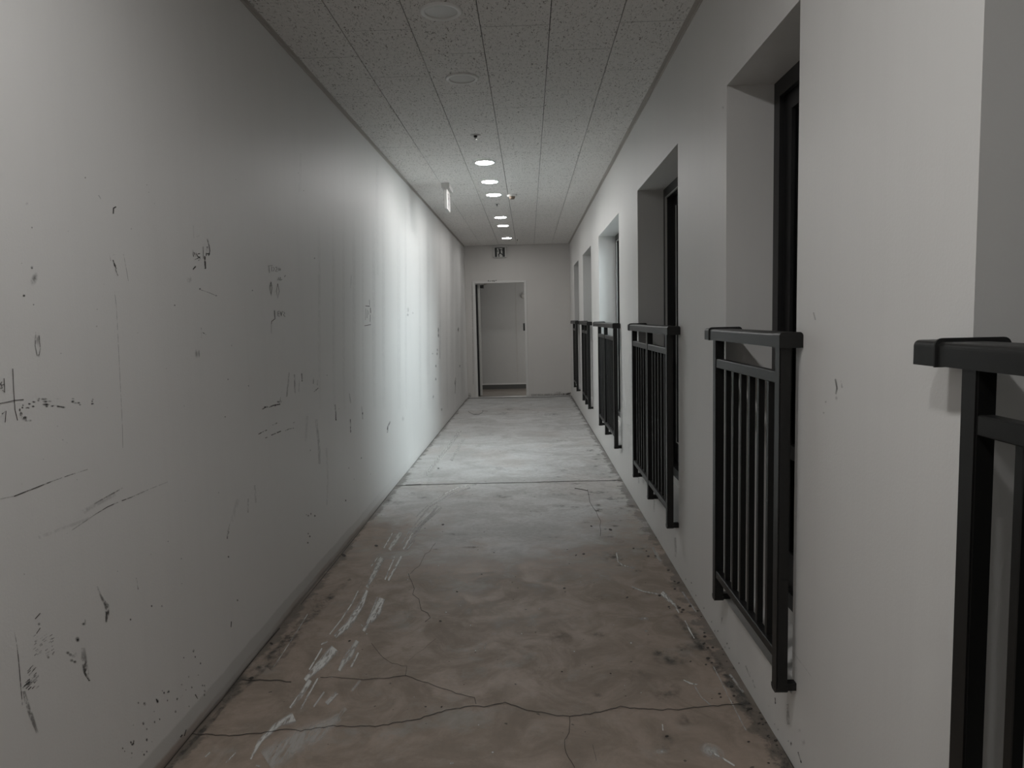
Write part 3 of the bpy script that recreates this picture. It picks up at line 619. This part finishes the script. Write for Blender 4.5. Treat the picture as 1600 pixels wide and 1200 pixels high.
for i in range(16):
    yv = 900+rnd.random()*280; x = 1060+(yv-900)*0.63; Bl(x+2+rnd.random()*12, yv, 1.2, 2, .9)
Bl(1130, 168, 2.5, 3, .4)
S.build('scuff_marks', 'scuff_stain', wall_right)

FL = lambda lift: (lambda x, y: on_floor(x, y) + Vector((0, 0, lift)))
# pale smears of filler dragged over the floor
S = Marks(FL(0.0012)); R_ = S.ribbon; Bl = S.blob
def c3(pts): return [(240+x/3, 800+y/3) for x, y in pts]
R_(c3([(1120, 100), (1080, 170)]), 3, .9); R_(c3([(1160, 95), (1105, 178)]), 9, .8); R_(c3([(1215, 100), (1170, 175)]), 5, .9); R_(c3([(1225, 130), (1185, 180)]), 4, .7)
R_(c3([(1320, 0), (1250, 60), (1215, 98)]), 9, .55); R_(c3([(1350, -20), (1270, 50), (1230, 90)]), 4, .6)
R_(c3([(1130, 210), (1085, 318)]), 3.5, 1.0); R_(c3([(1162, 208), (1100, 322)]), 5, 1.0); R_(c3([(1070, 215), (1035, 290), (1000, 355)]), [13, 10, 7], .85); R_(c3([(1050, 215), (1020, 255)]), 3, .9)
R_(c3([(1000, 368), (970, 440), (915, 530), (850, 585)]), [6, 12, 13, 9], 1.0); R_(c3([(960, 370), (930, 430), (880, 505), (825, 575)]), 3, .9)
R_(c3([(1070, 405), (1045, 470), (985, 560)]), [14, 17, 7], 1.1); R_(c3([(1050, 400), (990, 545)]), 3, .8)
R_(c3([(815, 608), (785, 622)]), 3.4, 1.1); R_(c3([(790, 640), (730, 740)]), 3.4, 1.1); R_(c3([(850, 640), (790, 710), (710, 790)]), [18, 17, 8], 1.1); R_(c3([(955, 605), (910, 680), (870, 745)]), [9, 15, 7], .8); R_(c3([(960, 660), (925, 730)]), 4, .9)
R_(c3([(735, 790), (690, 860), (640, 920)]), [10, 9, 5], .9); R_(c3([(770, 780), (725, 860), (690, 925)]), 4, .9); R_(c3([(800, 845), (750, 915)]), 4, .6); R_(c3([(860, 850), (810, 900)]), 9, .7); R_(c3([(970, 790), (930, 840)]), 6, .4)
R_(c3([(660, 965), (580, 1000), (500, 1075), (455, 1160)]), [20, 12, 9, 5], .85); R_(c3([(870, 960), (700, 1060), (530, 1170)]), [18, 46, 50], .42); R_(c3([(900, 920), (860, 970)]), 8, .4)
R_(c3([(385, 1130), (340, 1178)]), 5, .9, .4); R_(c3([(265, 1128), (242, 1150)]), 3, .7); R_(c3([(480, 1190), (500, 1195)]), 4, .6); R_(c3([(722, 480), (660, 580), (605, 665), (560, 730)]), 1.8, [.9, .6, 1, .4])
# sweep on the far side of the joint line
R_([(745, 757), (715, 762), (690, 774), (668, 790), (650, 808)], 3, [.5, 1.2, 1.0, .7, .5]); R_([(735, 762), (700, 774), (672, 792), (655, 812)], 4, .5); R_([(668, 795), (640, 830), (628, 850)], 3, .6); R_([(684, 790), (655, 826), (640, 850)], 6, .55); R_([(700, 650), (690, 700), (668, 760)], 8, .14); R_([(665, 742), (700, 700), (720, 672)], 12, .35); R_([(705, 720), (725, 685)], 8, .4)
# smears on the right
R_([(963, 864), (966, 878), (972, 883), (992, 889)], 3, [.9, 1.1, .9, .4]); R_([(987, 917), (1004, 924), (1030, 929)], 3.2, .7); R_([(1034, 926), (1042, 934), (1054, 945), (1061, 958)], [9, 9, 6, 3], 1.0); R_([(1070, 970), (1077, 984), (1085, 998)], 3.6, 1.0, .4); Bl(1006, 967, 10, 3.5, .9); Bl(1010, 986, 4, 3, .8); Bl(986, 1005, 2.4, 2, 1.3)
R_([(1068, 1063), (1078, 1068), (1090, 1070)], 4, .9, .4); R_([(1085, 1072), (1096, 1090), (1110, 1102)], 3, .5); R_([(1115, 1042), (1130, 1072), (1148, 1108), (1166, 1142)], 2.4, [.6, .5, .8, .6]); R_([(1140, 1054), (1162, 1082)], 5, .5); Bl(1112, 1175, 24, 14, .8, .4); R_([(1105, 1172), (1130, 1186), (1148, 1197)], 4, 1.0); Bl(1034, 1175, 14, 5, .6); R_([(1035, 1132), (1036, 1142)], 2.4, 1.2)
R_([(1066, 925), (1088, 957)], 3.5, .6); R_([(1020, 855), (1032, 878)], 7, .4); Bl(758, 1010, 2, 7, 1.2, .25); Bl(770, 1176, 3, 2, 1.2); Bl(706, 1193, 4, 2.4, 1.6, -.4)
for i in range(26):
    Bl(500+rnd.random()*560, 880+rnd.random()*310, 1+rnd.random()*1.1, .8+rnd.random()*.6, 1.3)
S.build('filler_smears', 'pale_stain', floor)
S = Marks(FL(0.0009)); R_ = S.ribbon; Bl = S.blob
R_([(1052, 962), (1085, 995), (1120, 1040), (1150, 1080), (1185, 1130), (1236, 1215)], [14, 18, 22, 22, 26, 34], [.5, .8, 1.0, .9, 1.1, 1.1])
Bl(1050, 1030, 34, 16, .9); Bl(1040, 1080, 28, 22, .8); Bl(1075, 1012, 30, 9, .6); Bl(1030, 1020, 16, 7, .9); Bl(1000, 1055, 22, 14, .5); Bl(1075, 1125, 26, 12, .6); Bl(1040, 1160, 14, 26, .6); Bl(955, 870, 20, 12, .5); Bl(940, 935, 14, 5, .9); Bl(935, 992, 20, 6, .6); Bl(936, 1085, 16, 6, .6); Bl(877, 995, 24, 12, .35); Bl(995, 893, 10, 3, 1.2); Bl(958, 872, 8, 4, .9)
R_([(350, 1098), (375, 1072), (400, 1050), (440, 1010), (480, 968), (520, 930), (548, 905)], [16, 26, 22, 16, 20, 14, 8], [.6, .9, .8, .9, .9, .8, .5]); R_([(470, 985), (445, 1020), (420, 1045)], 16, .5); Bl(500, 935, 26, 9, .6); Bl(448, 990, 18, 22, .5, .6); R_([(262, 1205), (300, 1158), (330, 1128), (352, 1100)], [9, 11, 9, 8], .8)
Bl(1010, 834, 20, 8, .5); Bl(662, 778, 16, 4, .6); Bl(645, 771, 5, 2, 1.3); Bl(720, 775, 20, 4, .5); Bl(1014, 1005, 9, 4, .7); Bl(620, 786, 14, 4, .8); Bl(608, 783, 5, 3, 1.2)
for i in range(34):
    y = 640+rnd.random()**1.5*230; c = 815+(y-640)*0.02; hw = (y-503)*0.62; Bl(c+(rnd.random()*2-1)*hw, y, 8+rnd.random()*14, 1.5+rnd.random()*2.0, .35+.4*rnd.random())
for i in range(26):
    y = 700+rnd.random()*190; x = 905+(y-700)*.28+rnd.random()*55; Bl(x, y, 5+rnd.random()*9, 1.4+rnd.random()*1.6, .7+.4*rnd.random())
S.build('dirt_stains', 'dark_stain', floor)
S = Marks(FL(0.0016), 0.52); R_ = S.ribbon; Bl = S.blob
def jag(pts, w, amt, j=2.6):
    out = []
    for a, b in zip(pts, pts[1:]):
        n = max(1, int((Vector(b)-Vector(a)).length/7))
        for i in range(n):
            t = i/n; out.append((a[0]+(b[0]-a[0])*t+(rnd.random()-.5)*j*.6, a[1]+(b[1]-a[1])*t+(rnd.random()-.5)*j))
    out.append(pts[-1]); R_(out, w, amt)
jag([(297, 1146), (330, 1149), (365, 1150), (400, 1147), (445, 1140), (470, 1143), (520, 1135), (585, 1136), (650, 1125), (690, 1112), (740, 1103), (757, 1104), (790, 1099), (815, 1108), (838, 1113), (870, 1118), (890, 1121), (930, 1114), (970, 1105), (1020, 1109), (1060, 1109), (1100, 1104), (1172, 1100)], 2.6, 1.2)
jag([(378, 1063), (405, 1063), (430, 1064), (455, 1066)], 3.0, 1.6); jag([(500, 1060), (527, 1058), (560, 1063), (600, 1060), (634, 1057), (660, 1066), (680, 1072), (700, 1078), (720, 1086), (742, 1091), (744, 1101)], 2.0, 1.0)
jag([(634, 1057), (636, 1042), (612, 1037), (600, 1030), (588, 1015), (580, 1005)], 1.7, .8); jag([(638, 1032), (650, 1022), (668, 1010), (682, 998)], 1.2, .45)
jag([(638, 896), (643, 910), (648, 920), (645, 930), (655, 938), (659, 955), (668, 957), (672, 966), (664, 972)], 2.0, 1.1); jag([(680, 850), (672, 862), (664, 866), (655, 884), (641, 897)], 1.5, .7)
jag([(890, 1121), (890, 1145), (882, 1158), (882, 1168), (888, 1185), (898, 1200)], 2.2, 1.0); jag([(926, 1165), (932, 1190)], 2, .5)
jag([(918, 765), (922, 785), (932, 800), (938, 815), (938, 838)], 1.5, .9); jag([(898, 764), (908, 765), (918, 767)], 2.6, 1.3)
jag([(617, 759.5), (635, 758.3), (658, 757.5), (700, 756.5), (760, 755.3), (820, 754), (880, 752.6), (930, 751.5), (972, 750.5)], 1.9, 1.0, .5); jag([(634, 758.3), (658, 757.3)], 3.0, 2, .3)
R_([(731.5, 643), (736, 646), (741, 648), (748, 648), (753, 645), (755, 642.5)], 1.3, 1.3); R_([(753, 642), (758, 642.3), (762, 642.6)], 1.2, 1.3)
R_([(253, 1205), (300, 1147), (345, 1096), (400, 1025), (437, 982)], 4.2, [1.6, 2.0, 1.8, 2.2, 1.6]); R_([(470, 945), (505, 902), (558, 836), (605, 776)], 2.2, [.8, 1.2, 1.4, 1.2]); R_([(604, 777), (640, 732), (680, 684), (729, 624)], 1.5, 1.3)
R_([(892, 619.5), (930, 681), (985, 768), (1020, 824), (1080, 921), (1142, 1023), (1190, 1110), (1240, 1200)], [1.4, 1.4, 1.6, 2.2, 2.6, 3, 3.4, 4], 1.2)
R_([(731, 622.7), (760, 622), (800, 621.6), (850, 620.8), (891, 619)], 1.5, 1.6)
for x, y, r in [(688, 971, 2.4), (1042, 1151, 3), (1186, 1131, 2.6), (1200, 1150.5, 2.2), (1192, 1133, 1.8), (1168, 1111, 1.8), (954, 828, 3), (980, 934, 2.2), (882, 919.5, 2.6), (1060, 911, 2.6), (1054, 909, 2), (1100, 1006, 2.6), (1112, 1036, 2), (1079, 1034, 1.8), (954, 1053, 1.7), (878, 1050, 1.8), (685, 732, 1.8), (720, 714, 0), (912, 866, 2.4), (900, 868, 1.8), (1024, 869, 2), (623, 980, 0), (690, 1105, 1.8), (665, 1104.8, 2), (393, 1060, 3.4), (424, 1006, 3), (537, 868, 4), (588, 853, 3), (1201, 1193, 2.6), (924, 822.5, 2), (546, 1002, 2.4), (714, 925, 1.8), (692, 820, 2.4)]:
    if r: Bl(x, y, r*1.15, r*.62, 2.2, (x*7 % 10)/10-.5)
for i in range(45):
    y = 800+rnd.random()*395; x = 815+(rnd.random()*2-1)*(y-503)*.6; s_ = .5+rnd.random()*.8; Bl(x, y, s_*1.5, s_*.6, 1.4)
for i in range(40):
    y = 840+rnd.random()*350; x = 1017+(y-820)*.59-rnd.random()**2*50-3; s_ = 1+rnd.random()*1.8; Bl(x, y, s_*1.3, s_*.8, 1.8)
S.build('cracks', 'crack_line', floor)
# scribble on the head of the door frame, stains on the end wall
S = Marks(lambda x, y: on_y(x, y, YE-0.0128)); 
for a in [((762.3, 439.8), (763, 438), (764.2, 439.8)), ((765.5, 439.6), (767, 438.8)), ((768.3, 438.6), (770, 439.6)), ((770.3, 438.3), (772, 439.7)), ((773, 438.5), (772.4, 440)), ((774.3, 438.4), (776, 438))]: S.ribbon(list(a), .9, 1)
o = S.build('handwriting', 'pencil', wall_end)
S = Marks(lambda x, y: on_y(x, y, YE-0.0006)); R_ = S.ribbon
R_([(879.3, 620), (880.5, 614)], 1.8, 1.4, .4); R_([(830, 618), (892, 616.5)], 6, .35); R_([(885, 616), (892, 614)], 4, .6); S.blob(873, 613.5, 8, 2, .5); S.blob(734, 618, 3, 5, .7); R_([(824, 595), (824.5, 620)], 1.4, .5); R_([(737.6, 445), (739.5, 600)], 1.2, .35)
S.build('scuff_marks', 'scuff_stain', wall_end)
